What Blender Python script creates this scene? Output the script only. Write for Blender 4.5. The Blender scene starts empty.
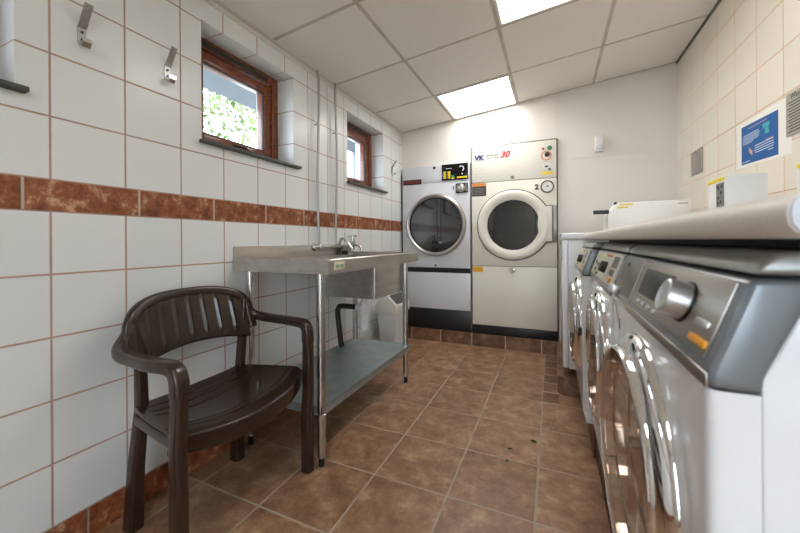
import bpy, bmesh, math, random
from mathutils import Vector, Matrix
random.seed(7)
SC = bpy.context.scene
COL = SC.collection
PI = math.pi
V = Vector

# ------------------------------------------------------------------ materials
def srgb(r, g, b):
    f = lambda c: (c/255/12.92) if c/255 <= .04045 else ((c/255+.055)/1.055)**2.4
    return (f(r), f(g), f(b), 1)

def mat(name, col, rough=.5, metal=0., spec=.5, noise=0., nscale=20., coat=0., bump=0., bscale=200., aniso=None):
    m = bpy.data.materials.new(name); m.use_nodes = True
    nt = m.node_tree; b = nt.nodes['Principled BSDF']
    b.inputs['Base Color'].default_value = col
    b.inputs['Roughness'].default_value = rough
    b.inputs['Metallic'].default_value = metal
    b.inputs['Specular IOR Level'].default_value = spec
    b.inputs['Coat Weight'].default_value = coat
    b.inputs['Coat Roughness'].default_value = .08
    tc = nt.nodes.new('ShaderNodeTexCoord')
    if noise > 0:
        n = nt.nodes.new('ShaderNodeTexNoise'); n.inputs['Scale'].default_value = nscale; n.inputs['Detail'].default_value = 5
        mp = nt.nodes.new('ShaderNodeMapping')
        if aniso: mp.inputs['Scale'].default_value = aniso
        nt.links.new(tc.outputs['Object'], mp.inputs['Vector']); nt.links.new(mp.outputs[0], n.inputs['Vector'])
        r = nt.nodes.new('ShaderNodeMapRange')
        r.inputs['From Min'].default_value = .3; r.inputs['From Max'].default_value = .7
        r.inputs['To Min'].default_value = 1-noise; r.inputs['To Max'].default_value = 1+noise
        nt.links.new(n.outputs['Fac'], r.inputs['Value'])
        mx = nt.nodes.new('ShaderNodeMix'); mx.data_type = 'RGBA'; mx.blend_type = 'MULTIPLY'; mx.inputs['Factor'].default_value = 1
        mx.inputs['A'].default_value = col
        nt.links.new(r.outputs[0], mx.inputs['B'])
        nt.links.new(mx.outputs['Result'], b.inputs['Base Color'])
        r2 = nt.nodes.new('ShaderNodeMapRange')
        r2.inputs['From Min'].default_value = .3; r2.inputs['From Max'].default_value = .7
        r2.inputs['To Min'].default_value = max(.02, rough*(1-noise*.8)); r2.inputs['To Max'].default_value = min(1, rough*(1+noise*.8))
        nt.links.new(n.outputs['Fac'], r2.inputs['Value']); nt.links.new(r2.outputs[0], b.inputs['Roughness'])
    if bump > 0:
        n = nt.nodes.new('ShaderNodeTexNoise'); n.inputs['Scale'].default_value = bscale
        nt.links.new(tc.outputs['Object'], n.inputs['Vector'])
        bp = nt.nodes.new('ShaderNodeBump'); bp.inputs['Strength'].default_value = bump; bp.inputs['Distance'].default_value = .002
        nt.links.new(n.outputs['Fac'], bp.inputs['Height']); nt.links.new(bp.outputs[0], b.inputs['Normal'])
    return m

def emis(name, col, strength):
    m = bpy.data.materials.new(name); m.use_nodes = True
    nt = m.node_tree; nt.nodes.clear()
    e = nt.nodes.new('ShaderNodeEmission'); e.inputs['Color'].default_value = col; e.inputs['Strength'].default_value = strength
    o = nt.nodes.new('ShaderNodeOutputMaterial'); nt.links.new(e.outputs[0], o.inputs[0])
    return m

def glass(name, tint=(1, 1, 1, 1), ior=1.45, rough=.0):
    m = bpy.data.materials.new(name); m.use_nodes = True
    nt = m.node_tree; nt.nodes.clear()
    t = nt.nodes.new('ShaderNodeBsdfTransparent'); t.inputs['Color'].default_value = tint
    g = nt.nodes.new('ShaderNodeBsdfGlossy'); g.inputs['Roughness'].default_value = rough
    f = nt.nodes.new('ShaderNodeFresnel'); f.inputs['IOR'].default_value = ior
    mx = nt.nodes.new('ShaderNodeMixShader'); o = nt.nodes.new('ShaderNodeOutputMaterial')
    ge = nt.nodes.new('ShaderNodeNewGeometry'); k = nt.nodes.new('ShaderNodeMath'); k.operation = 'SUBTRACT'; k.inputs[0].default_value = 1
    nt.links.new(ge.outputs['Backfacing'], k.inputs[1])
    k2 = nt.nodes.new('ShaderNodeMath'); k2.operation = 'MULTIPLY'; nt.links.new(f.outputs[0], k2.inputs[0]); nt.links.new(k.outputs[0], k2.inputs[1])
    nt.links.new(k2.outputs[0], mx.inputs[0]); nt.links.new(t.outputs[0], mx.inputs[1]); nt.links.new(g.outputs[0], mx.inputs[2])
    nt.links.new(mx.outputs[0], o.inputs[0])
    return m

def tile_mat(name, lines, tile, grout, gw=.006, var=.03, rough=.15, mottle=None, bump=.4, grough=.8, split=None, wob=0.):
    """lines: list of (axis, offset, pitch); joints wherever a coordinate meets offset + k*pitch.
    mottle: list of (position, colour) for a mottled clay tile. split: (axis index, level, shift) offsets that axis above level."""
    m = bpy.data.materials.new(name); m.use_nodes = True
    nt = m.node_tree; N = nt.nodes.new; L = nt.links.new
    b = nt.nodes['Principled BSDF']
    tc = N('ShaderNodeTexCoord'); sp = N('ShaderNodeSeparateXYZ'); L(tc.outputs['Object'], sp.inputs[0])
    def M(op, a, bb=None, c=None):
        n = N('ShaderNodeMath'); n.operation = op
        for i, v in enumerate((a, bb, c)):
            if v is None: continue
            if isinstance(v, (int, float)): n.inputs[i].default_value = v
            else: L(v, n.inputs[i])
        return n.outputs[0]
    mask = None; cell = []
    for ax, off, p in lines:
        c = sp.outputs[ax]
        if split and split[0] == ax:
            c = M('SUBTRACT', c, M('MULTIPLY', M('GREATER_THAN', c, split[1]), split[2]))
        q = M('DIVIDE', M('SUBTRACT', c, off), p)
        cell.append(M('FLOOR', q))
        d = M('MULTIPLY', M('ABSOLUTE', M('SUBTRACT', q, M('ROUND', q))), p)
        r = N('ShaderNodeMapRange'); L(d, r.inputs['Value'])
        r.inputs['From Min'].default_value = gw*.35; r.inputs['From Max'].default_value = gw*.65
        r.inputs['To Min'].default_value = 1; r.inputs['To Max'].default_value = 0
        k = r.outputs[0]
        mask = k if mask is None else M('MAXIMUM', mask, k)
    cb = N('ShaderNodeCombineXYZ')
    for i, c in enumerate(cell[:3]): L(c, cb.inputs[i])
    wn = N('ShaderNodeTexWhiteNoise'); L(cb.outputs[0], wn.inputs['Vector'])
    if mottle:
        sc = N('ShaderNodeVectorMath'); sc.operation = 'SCALE'; sc.inputs['Scale'].default_value = 7.3; L(wn.outputs['Color'], sc.inputs[0])
        ad = N('ShaderNodeVectorMath'); ad.operation = 'ADD'; L(tc.outputs['Object'], ad.inputs[0]); L(sc.outputs[0], ad.inputs[1])
        n1 = N('ShaderNodeTexNoise'); n1.inputs['Scale'].default_value = mottle['scale']; n1.inputs['Detail'].default_value = 10; n1.inputs['Roughness'].default_value = .74
        n1.inputs['Distortion'].default_value = .15
        L(ad.outputs[0], n1.inputs['Vector'])
        cr = N('ShaderNodeValToRGB'); els = cr.color_ramp.elements
        for i, (pos, colr) in enumerate(mottle['ramp']):
            e = els[i] if i < 2 else els.new(pos)
            e.position = pos; e.color = colr
        L(n1.outputs['Fac'], cr.inputs[0]); base = cr.outputs[0]
    else:
        rgb = N('ShaderNodeRGB'); rgb.outputs[0].default_value = tile; base = rgb.outputs[0]
    vr = N('ShaderNodeMapRange'); L(wn.outputs['Value'], vr.inputs['Value'])
    vr.inputs['To Min'].default_value = 1-var; vr.inputs['To Max'].default_value = 1+var
    mu = N('ShaderNodeMix'); mu.data_type = 'RGBA'; mu.blend_type = 'MULTIPLY'; mu.inputs['Factor'].default_value = 1
    L(base, mu.inputs['A']); L(vr.outputs[0], mu.inputs['B'])
    gn = N('ShaderNodeTexNoise'); gn.inputs['Scale'].default_value = 9; L(tc.outputs['Object'], gn.inputs['Vector'])
    gm = N('ShaderNodeMapRange'); L(gn.outputs['Fac'], gm.inputs['Value']); gm.inputs['To Min'].default_value = .7; gm.inputs['To Max'].default_value = 1.3
    gc = N('ShaderNodeMix'); gc.data_type = 'RGBA'; gc.blend_type = 'MULTIPLY'; gc.inputs['Factor'].default_value = 1
    gc.inputs['A'].default_value = grout; L(gm.outputs[0], gc.inputs['B'])
    mx = N('ShaderNodeMix'); mx.data_type = 'RGBA'; L(mask, mx.inputs['Factor']); L(mu.outputs['Result'], mx.inputs['A']); L(gc.outputs['Result'], mx.inputs['B'])
    L(mx.outputs['Result'], b.inputs['Base Color'])
    rr = M('ADD', M('MULTIPLY', mask, grough-rough), rough); L(rr, b.inputs['Roughness'])
    h = M('SUBTRACT', 1., mask)
    if mottle: h = M('ADD', h, M('MULTIPLY', n1.outputs['Fac'], .35))
    else:
        n2 = N('ShaderNodeTexNoise'); n2.inputs['Scale'].default_value = 5; L(tc.outputs['Object'], n2.inputs['Vector'])
        h = M('ADD', h, M('MULTIPLY', n2.outputs['Fac'], wob))
    bp = N('ShaderNodeBump'); bp.inputs['Strength'].default_value = bump; bp.inputs['Distance'].default_value = .003
    L(h, bp.inputs['Height']); L(bp.outputs[0], b.inputs['Normal'])
    return m

CLAY = dict(scale=11, ramp=[(.28, srgb(106, 76, 54)), (.42, srgb(136, 102, 76)), (.53, srgb(155, 119, 90)), (.68, srgb(188, 156, 124))])
RUST = dict(scale=19, ramp=[(.36, srgb(92, 44, 24)), (.47, srgb(136, 76, 44)), (.55, srgb(152, 92, 60)), (.64, srgb(200, 164, 130))])
DARKCLAY = dict(scale=8, ramp=[(.32, srgb(78, 52, 36)), (.46, srgb(112, 78, 56)), (.56, srgb(128, 98, 76)), (.70, srgb(156, 130, 104))])
M_ = {}
M_['wall_l'] = tile_mat('white_wall_tile', [(1, .547, .2095), (2, .102, .2)], srgb(227, 230, 230), srgb(178, 148, 134), gw=.0062, var=.02, rough=.27, split=(2, 1.15, .1), wob=.12, bump=.25)
M_['wall_r'] = tile_mat('cream_wall_tile', [(1, .297, .21), (2, .2, .2)], srgb(230, 222, 206), srgb(202, 164, 132), gw=.006, var=.03, rough=.22, wob=.12, bump=.25)
M_['band'] = tile_mat('rust_band_tile', [(1, .483, .318)], None, srgb(196, 180, 168), gw=.007, var=.1, rough=.3, mottle=RUST)
M_['skirt'] = tile_mat('rust_skirting_tile', [(1, .635, .33)], None, srgb(150, 140, 130), gw=.007, var=.12, rough=.3, mottle=RUST)
M_['base'] = tile_mat('clay_base_tile', [(0, .424, .309), (1, 2.38, .309)], None, srgb(184, 166, 148), gw=.010, var=.25, rough=.35, mottle=DARKCLAY)
M_['border'] = tile_mat('clay_border_tile', [(1, 2.30, .16)], None, srgb(184, 166, 146), gw=.012, var=.25, rough=.35, mottle=DARKCLAY)
M_['floor'] = tile_mat('clay_floor_tile', [(0, 1.384, .32), (1, 1.305, .3315)], None, srgb(166, 150, 132), gw=.0085, var=.1, rough=.38, mottle=CLAY)
M_['ceil'] = tile_mat('ceiling_panel', [(0, .56, .603), (1, .262, .6105)], srgb(232, 228, 222), srgb(192, 184, 174), gw=.022, var=.015, rough=.75, bump=.15)
M_['back'] = mat('white_wall_board', srgb(226, 221, 214), .35, noise=.02, nscale=3)
M_['front'] = mat('painted_plaster', srgb(222, 220, 214), .7, noise=.03, nscale=4)
M_['trim'] = mat('white_edge_trim', srgb(215, 211, 204), .5)
M_['wood'] = mat('varnished_wood', srgb(118, 58, 27), .32, noise=.3, nscale=6, aniso=(30, 3, 30), coat=.3)
M_['gasket'] = mat('dark_gasket', srgb(48, 40, 36), .6)
M_['sill'] = mat('slate_sill', srgb(72, 70, 66), .45, noise=.1, nscale=40)
M_['pane'] = glass('window_glass')
M_['ss'] = mat('stainless_steel', (.50, .475, .44, 1), .34, 1., noise=.14, nscale=5, aniso=(3, 1, 6))
M_['galv'] = mat('galvanised_sheet', (.40, .47, .49, 1), .42, .8, noise=.15, nscale=14)
M_['leg'] = mat('polished_steel_tube', (.6, .6, .59, 1), .24, 1., noise=.1, nscale=10)
M_['chrome'] = mat('chrome', (.86, .87, .88, 1), .06, 1.)
M_['black'] = mat('black_plastic', srgb(22, 22, 23), .4)
M_['blackgloss'] = mat('black_gloss', srgb(14, 15, 17), .12)
M_['brown'] = mat('brown_plastic', srgb(48, 33, 26), .24, spec=.6)
M_['white'] = mat('white_enamel', srgb(232, 234, 237), .16, coat=.3, noise=.012, nscale=4)
M_['wplastic'] = mat('white_plastic', srgb(228, 228, 226), .4)
M_['dry1'] = mat('cool_white_enamel', srgb(214, 216, 221), .28, noise=.015, nscale=3)
M_['dry2'] = mat('warm_white_enamel', srgb(229, 226, 214), .28, noise=.015, nscale=3)
M_['dglass'] = mat('smoked_drum_glass', srgb(30, 34, 36), .025, spec=1., coat=.5)
M_['greyring'] = mat('satin_grey_metal', (.55, .53, .51, 1), .3, .85)
M_['greyplate'] = mat('grey_metal_plate', srgb(140, 138, 132), .35, .6)
M_['yellow'] = mat('yellow_label', srgb(236, 208, 30), .5)
M_['amber'] = mat('amber_label', srgb(232, 174, 24), .5)
M_['orange'] = mat('orange_label', srgb(214, 134, 60), .5)
M_['red'] = mat('red_print', srgb(200, 28, 44), .5)
M_['darkred'] = mat('dark_red_print', srgb(120, 44, 34), .5)
M_['navy'] = mat('navy_print', srgb(40, 38, 110), .5)
M_['green'] = mat('green_plastic', srgb(60, 140, 90), .4)
M_['greyprint'] = mat('grey_print', srgb(146, 144, 144), .6)
M_['darkprint'] = mat('dark_print', srgb(48, 48, 50), .6)
M_['blue'] = mat('blue_poster_print', srgb(6, 88, 156), .6, noise=.03, nscale=8)
M_['paper'] = mat('white_paper', srgb(234, 231, 224), .6)
M_['skin'] = mat('salmon_print', srgb(216, 160, 134), .6)
M_['teal'] = mat('teal_print', srgb(60, 170, 176), .6)
M_['whiteprint'] = mat('white_print', srgb(226, 234, 240), .6)
M_['notice'] = mat('grey_notice_plate', srgb(166, 162, 152), .4)
M_['blank'] = mat('grey_cover_plate', srgb(160, 156, 148), .35, .5)
M_['counter'] = mat('speckled_beige_laminate', srgb(226, 218, 208), .35, noise=.06, nscale=260)
M_['panel'] = mat('brushed_control_steel', (.40, .375, .34, 1), .33, .95, noise=.06, nscale=30, aniso=(1, 60, 60))
M_['panel2'] = mat('cream_control_plate', srgb(206, 202, 186), .35, .2)
M_['drawer'] = mat('dark_steel_drawer', (.25, .24, .22, 1), .36, .9, noise=.06, nscale=30, aniso=(1, 60, 60))
M_['cap'] = mat('blue_grey_plastic', srgb(118, 123, 128), .3, .25, coat=.25)
M_['ledge'] = mat('silver_grey_lid', srgb(156, 156, 152), .34, .5)
M_['knob'] = mat('silver_knob', (.68, .69, .70, 1), .36, .9)
M_['screen'] = mat('dark_screen', srgb(26, 31, 37), .35)
M_['lampor'] = mat('orange_button', srgb(240, 160, 26), .35)
M_['drum'] = mat('steel_drum', (.62, .62, .61, 1), .22, 1., noise=.1, nscale=30)
M_['doorglass'] = glass('tinted_door_glass', (.88, .82, .77, 1), 1.46, .02)
M_['bin'] = mat('off_white_bin_plastic', srgb(206, 206, 204), .45)
M_['binlid'] = mat('cream_lid_plastic', srgb(216, 212, 202), .45)
M_['flap'] = mat('grey_flap_plastic', srgb(82, 82, 86), .5)
M_['pipebrown'] = mat('dark_brown_pipe', srgb(44, 30, 24), .4)
M_['hook'] = mat('brushed_hook_steel', (.5, .5, .49, 1), .35, .9)
M_['leafbit'] = mat('dry_leaf', srgb(66, 74, 34), .7)
M_['bark'] = mat('bark', srgb(92, 78, 62), .9, noise=.3, nscale=30)
M_['leaf'] = mat('green_leaf', srgb(88, 112, 44), .55, noise=.5, nscale=3)
M_['eave'] = mat('grey_painted_board', srgb(120, 128, 138), .7, noise=.06, nscale=10)
M_['ground'] = mat('gravel_ground', srgb(140, 136, 124), .9, noise=.2, nscale=30)
M_['lamp'] = emis('lit_diffuser', (1, .975, .94, 1), 8)
M_['lframe'] = mat('lamp_frame', srgb(225, 222, 216), .5)

# ------------------------------------------------------------------ geometry helper
ORIG = {}
def origin(o): return ORIG.get(o.name, V((0, 0, 0))) if o else V((0, 0, 0))

class MB:
    def __init__(s): s.bm = bmesh.new()
    def box(s, x0, x1, y0, y1, z0, z1, bev=0, seg=2):
        t = bmesh.new(); bmesh.ops.create_cube(t, size=1)
        for v in t.verts: v.co = V(((x0+x1)/2+v.co.x*(x1-x0), (y0+y1)/2+v.co.y*(y1-y0), (z0+z1)/2+v.co.z*(z1-z0)))
        if bev: bmesh.ops.bevel(t, geom=t.edges[:], offset=min(bev, .49*min(x1-x0, y1-y0, z1-z0)), segments=seg, profile=.5, affect='EDGES')
        s.join(t); return s
    def join(s, t, mtx=None):
        if mtx is not None: t.transform(mtx)
        me = bpy.data.meshes.new('t'); t.to_mesh(me); t.free(); s.bm.from_mesh(me); bpy.data.meshes.remove(me)
    def prism(s, poly, axis, a0, a1, bev=0, seg=2):
        """poly in the two other axes (x,z for 'y'; y,z for 'x'; x,y for 'z')"""
        t = bmesh.new()
        def P(p, a):
            return V((p[0], a, p[1])) if axis == 'y' else V((a, p[0], p[1])) if axis == 'x' else V((p[0], p[1], a))
        A = [t.verts.new(P(p, a0)) for p in poly]; B = [t.verts.new(P(p, a1)) for p in poly]
        n = len(poly)
        t.faces.new(A); t.faces.new(B[::-1])
        for i in range(n): t.faces.new((A[i], B[i], B[(i+1) % n], A[(i+1) % n]))
        bmesh.ops.recalc_face_normals(t, faces=t.faces[:])
        if bev: bmesh.ops.bevel(t, geom=t.edges[:], offset=bev, segments=seg, profile=.5, affect='EDGES', clamp_overlap=True)
        s.join(t); return s
    def lathe(s, prof, c, axis, n=48, close=False):
        """prof: (radius, height along axis)"""
        axis = V(axis).normalized(); c = V(c)
        up = V((0, 0, 1)) if abs(axis.z) < .9 else V((1, 0, 0))
        e1 = axis.cross(up).normalized(); e2 = axis.cross(e1)
        t = bmesh.new(); rings = []
        for r, h in prof:
            if r < 1e-6: rings.append([t.verts.new(c+axis*h)]); continue
            rings.append([t.verts.new(c+axis*h+(e1*math.cos(2*PI*i/n)+e2*math.sin(2*PI*i/n))*r) for i in range(n)])
        pairs = list(zip(rings[:-1], rings[1:]))
        if close: pairs.append((rings[-1], rings[0]))
        for a, b in pairs:
            for i in range(n):
                j = (i+1) % n
                f = [a[i % len(a)], a[j % len(a)], b[j % len(b)], b[i % len(b)]]
                u = []
                for v in f:
                    if v not in u: u.append(v)
                if len(u) > 2: t.faces.new(u)
        bmesh.ops.recalc_face_normals(t, faces=t.faces[:])
        s.join(t); return s
    def cyl(s, p0, p1, r0, r1=None, n=24):
        p0, p1 = V(p0), V(p1); L = (p1-p0).length; r1 = r0 if r1 is None else r1
        return s.lathe([(0, 0), (r0, 0), (r1, L), (0, L)], p0, p1-p0, n)
    def sweep(s, pts, sec, closed=False, caps=True, up=None, flat=False):
        """pts path; sec(i,u)->list of 2D points in the frame at i, or constant list"""
        pts = [V(p) for p in pts]; n = len(pts); t = bmesh.new(); rings = []
        nrm = None
        for i, p in enumerate(pts):
            d = (pts[(i+1) % n]-pts[i-1]) if closed else (pts[min(i+1, n-1)]-pts[max(i-1, 0)])
            d.normalize()
            if flat:
                h = V((d.x, d.y, 0))
                if nrm is None or h.length > .55: nrm = h.normalized().cross(V((0, 0, 1)))
                e1 = (nrm-d*nrm.dot(d)).normalized()
            elif up is not None:
                e1 = d.cross(V(up)).normalized()
            else:
                if nrm is None:
                    a = V((0, 0, 1)) if abs(d.z) < .9 else V((1, 0, 0))
                    nrm = d.cross(a).normalized()
                e1 = (nrm-d*nrm.dot(d)).normalized(); nrm = e1
            e2 = e1.cross(d)
            q = sec(i) if callable(sec) else sec
            rings.append([t.verts.new(p+e1*a+e2*b) for a, b in q])
        m = len(rings[0])
        pr = list(zip(rings[:-1], rings[1:])) + ([(rings[-1], rings[0])] if closed else [])
        for a, b in pr:
            for i in range(m): t.faces.new((a[i], a[(i+1) % m], b[(i+1) % m], b[i]))
        if caps and not closed: t.faces.new(rings[0][::-1]); t.faces.new(rings[-1])
        bmesh.ops.recalc_face_normals(t, faces=t.faces[:])
        s.join(t); return s
    def tube(s, pts, r, n=12, closed=False):
        rr = r if callable(r) else (lambda i: r)
        return s.sweep(pts, lambda i: [(rr(i)*math.cos(2*PI*k/n), rr(i)*math.sin(2*PI*k/n)) for k in range(n)], closed)
    def grid(s, fn, nu, nv, thick=None):
        t = bmesh.new()
        g = [[t.verts.new(V(fn(i/nu, j/nv))) for j in range(nv+1)] for i in range(nu+1)]
        for i in range(nu):
            for j in range(nv): t.faces.new((g[i][j], g[i+1][j], g[i+1][j+1], g[i][j+1]))
        bmesh.ops.recalc_face_normals(t, faces=t.faces[:])
        if thick: bmesh.ops.solidify(t, geom=t.faces[:], thickness=thick)
        s.join(t); return s
    def holed(s, rect, c, r, x, n=64):
        """a flat wall of constant x: rectangle (y0,y1,z0,z1) with a round hole"""
        y0, y1, z0, z1 = rect; t = bmesh.new()
        ang = [2*PI*i/n for i in range(n)]+[math.atan2(zz-c[1], yy-c[0]) % (2*PI) for yy in (y0, y1) for zz in (z0, z1)]
        ang = sorted(set(round(a, 6) for a in ang)); I = []; O = []
        for a in ang:
            ca, sa = math.cos(a), math.sin(a)
            k = min((((y1 if ca > 0 else y0)-c[0])/ca) if abs(ca) > 1e-9 else 1e9, (((z1 if sa > 0 else z0)-c[1])/sa) if abs(sa) > 1e-9 else 1e9)
            I.append(t.verts.new((x, c[0]+r*ca, c[1]+r*sa))); O.append(t.verts.new((x, c[0]+k*ca, c[1]+k*sa)))
        m = len(ang)
        for i in range(m): t.faces.new((I[i], O[i], O[(i+1) % m], I[(i+1) % m]))
        s.join(t); return s
    def build(s, name, m, parent=None, sharp=40, label=None, flat=False, recalc=False):
        if recalc: bmesh.ops.recalc_face_normals(s.bm, faces=s.bm.faces[:])
        base = origin(parent)
        for v in s.bm.verts: v.co -= base
        me = bpy.data.meshes.new(name); s.bm.to_mesh(me); s.bm.free()
        me.materials.append(m)
        if not flat:
            for p in me.polygons: p.use_smooth = True
            me.set_sharp_from_angle(angle=math.radians(sharp))
        o = bpy.data.objects.new(name, me); COL.objects.link(o)
        if parent: o.parent = parent
        ORIG[o.name] = base
        if label: o['label'] = label
        return o

def thing(name, label, cat, loc, group=None):
    o = bpy.data.objects.new(name, None); COL.objects.link(o); o.location = loc; o.empty_display_size = .1
    o['label'] = label; o['category'] = cat
    if group: o['group'] = group
    ORIG[o.name] = V(loc); return o
def tag(o, label, cat, group=None):
    o['label'] = label; o['category'] = cat
    if group: o['group'] = group
    return o
def struct(o): o['kind'] = 'structure'; return o
def copy_thing(o, dloc, label):
    c = o.copy(); COL.objects.link(c); c.location = V(o.location)+V(dloc); c['label'] = label
    for ch in o.children:
        d = ch.copy(); COL.objects.link(d); d.parent = c
        for g in ch.children:
            e = g.copy(); COL.objects.link(e); e.parent = d
    return c
def text(name, s, size, loc, rot, m, parent, depth=.0006, shear=0, align='CENTER', bold=0):
    cu = bpy.data.curves.new(name, 'FONT'); cu.body = s; cu.size = size; cu.extrude = depth; cu.shear = shear
    cu.align_x = align; cu.align_y = 'CENTER'; cu.offset = bold
    o = bpy.data.objects.new(name, cu); COL.objects.link(o)
    bpy.context.view_layer.update()
    me = bpy.data.meshes.new_from_object(o.evaluated_get(bpy.context.evaluated_depsgraph_get()))
    bpy.data.objects.remove(o); bpy.data.curves.remove(cu)
    me.materials.clear(); me.materials.append(m)
    o = bpy.data.objects.new(name, me); COL.objects.link(o)
    o.matrix_world = Matrix.Identity(4)
    me.transform(Matrix.Translation(V(loc)-origin(parent)) @ rot.to_4x4())
    o.parent = parent; ORIG[o.name] = origin(parent)
    return o
from mathutils import Euler
FACE_CAM = Euler((PI/2, 0, 0)).to_matrix()             # reads along +x, faces -y
FACE_LEFT = Euler((PI/2, 0, -PI/2)).to_matrix()        # reads along -y, faces -x
FACE_RIGHT = Euler((PI/2, 0, PI/2)).to_matrix()        # reads along +y, faces +x

# ------------------------------------------------------------------ room shell
XR = 2.337; YB = 3.33; YF = -1.7
ceil_z = lambda x: 2.133+.1036*x
struct(MB().box(-.3, 2.6, YF-.3, 4.2, -.12, 0).build('floor', M_['floor']))
# left wall with three window openings
wins = [(-.12, .468), (1.062, 1.665), (2.27, 2.885)]
WZ0, WZ1 = 1.45, 2.01; WT = .30
def left_wall():
    w = MB(); zt = 2.22
    ys = [YF-.3]
    for a, b in wins: ys += [a, b]
    ys.append(YB+.9)
    w.box(-WT, 0, ys[0], ys[-1], 0, WZ0); w.box(-WT, 0, ys[0], ys[-1], WZ1, zt)
    for i in range(0, len(ys), 2): w.box(-WT, 0, ys[i], ys[i+1], WZ0, WZ1)
    return struct(w.build('wall_left', M_['wall_l'], flat=True))
left_wall()
struct(MB().box(XR, XR+.2, YF-.3, YB+.9, 0, 2.6).build('wall_right', M_['wall_r'], flat=True))
# back wall: a board partition that the two dryers are built into
wb = MB()
wb.prism([(0.0, 1.757), (.727, 1.757), (.727, 1.893), (1.491, 1.893), (1.491, 0), (XR, 0), (XR, ceil_z(XR)+.05), (0, ceil_z(0)+.05)], 'y', YB, YB+.06)
struct(wb.build('wall_back', M_['back'], flat=True))
# dark space behind the partition is closed off
struct(MB().box(0, XR, YB+.86, YB+.9, 0, 2.5).build('wall_service', M_['front']))
# wall behind the camera; its unseen glazed door is added for daylight
DX0, DX1, DZ = 1.28, 2.26, 2.04
wf = MB(); wf.box(0, DX0, YF-.2, YF, 0, 2.5); wf.box(DX1, XR, YF-.2, YF, 0, 2.5); wf.box(DX0, DX1, YF-.2, YF, DZ, 2.5)
struct(wf.build('wall_front', tile_mat('white_front_tile', [(0, .1, .2095), (2, .102, .2)], srgb(232, 232, 229), srgb(178, 148, 134), gw=.0062, var=.02, rough=.16, split=(2, 1.15, .1), wob=.12, bump=.25), flat=True))
door = bpy.data.objects.new('added_door_1', None); COL.objects.link(door); door.location = ((DX0+DX1)/2, YF-.1, 0); ORIG['added_door_1'] = V(door.location); struct(door)
df = MB()
for a in ((DX0, DX0+.09), (DX1-.09, DX1)): df.box(a[0], a[1], YF-.13, YF-.07, 0, DZ, .004)
for a in ((0, .22), (DZ-.09, DZ)): df.box(DX0+.09, DX1-.09, YF-.13, YF-.07, a[0], a[1], .004)
df.build('door_frame', M_['wood'], door)
MB().box(DX0+.09, DX1-.09, YF-.103, YF-.097, .22, DZ-.09).build('pane', M_['pane'], door)
MB().tube([(DX1-.05, YF-.07, 1.02), (DX1-.05, YF-.03, 1.02), (DX1-.16, YF-.03, 1.02)], .009).build('door_handle', M_['chrome'], door)
# ceiling (sloped)
cb = MB(); cb.prism([(-.31, ceil_z(-.31)), (2.55, ceil_z(2.55)), (2.55, ceil_z(2.55)+.06), (-.31, ceil_z(-.31)+.06)], 'y', YF-.3, YB+.9)
struct(cb.build('ceiling', M_['ceil'], flat=True))
t = MB(); t.prism([(.0, ceil_z(0)-.001), (.024, ceil_z(.024)-.001), (.024, ceil_z(.024)-.005), (.004, ceil_z(0)-.005), (.004, ceil_z(0)-.028), (0, ceil_z(0)-.028)], 'y', YF, YB)
struct(t.build('trim_1', M_['trim'], flat=True))
t = MB(); zr = ceil_z(XR); t.prism([(XR, zr-.001), (XR-.012, zr-.0022), (XR-.012, zr-.0052), (XR-.003, zr-.0045), (XR-.003, zr-.014), (XR, zr-.014)], 'y', YF, YB)
struct(t.build('trim_2', M_['greyplate'], flat=True))
# board joints on the back wall
t = MB(); t.box(1.4895, 1.4925, YB-.0025, YB, 1.9, ceil_z(1.49)); t.box(1.494, XR, YB-.0025, YB, 1.70, 1.7025); struct(t.build('trim_3', M_['trim'], flat=True))
# band and skirting tiles on the left wall
struct(MB().box(0, .003, YF, YB, 1.104, 1.200).build('trim_4', M_['band'], flat=True))
struct(MB().box(0, .006, YF, YB-.02, .001, .100).build('baseboard_left', M_['skirt'], flat=True))
# tiled base under the dryers, step and machine plinth
struct(MB().box(.0, 1.47, 3.285, YB+.86, 0, .118).build('baseboard_back', M_['base'], flat=True))
st = MB(); st.prism([(1.47, 2.486), (1.505, 2.454), (XR, 2.454), (XR, YB), (1.47, YB)], 'z', 0, .113)
struct(st.build('tiled_step', M_['base'], flat=True))
struct(MB().box(1.384, 1.477, 2.30, 3.285, 0, .0012).build('trim_5', M_['border'], flat=True))
struct(MB().box(1.623, XR, .2, 1.80, 0, .118, .004).build('machine_plinth', mat('dark_plinth_paint', srgb(86, 60, 44), .6, noise=.2, nscale=20)))

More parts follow.
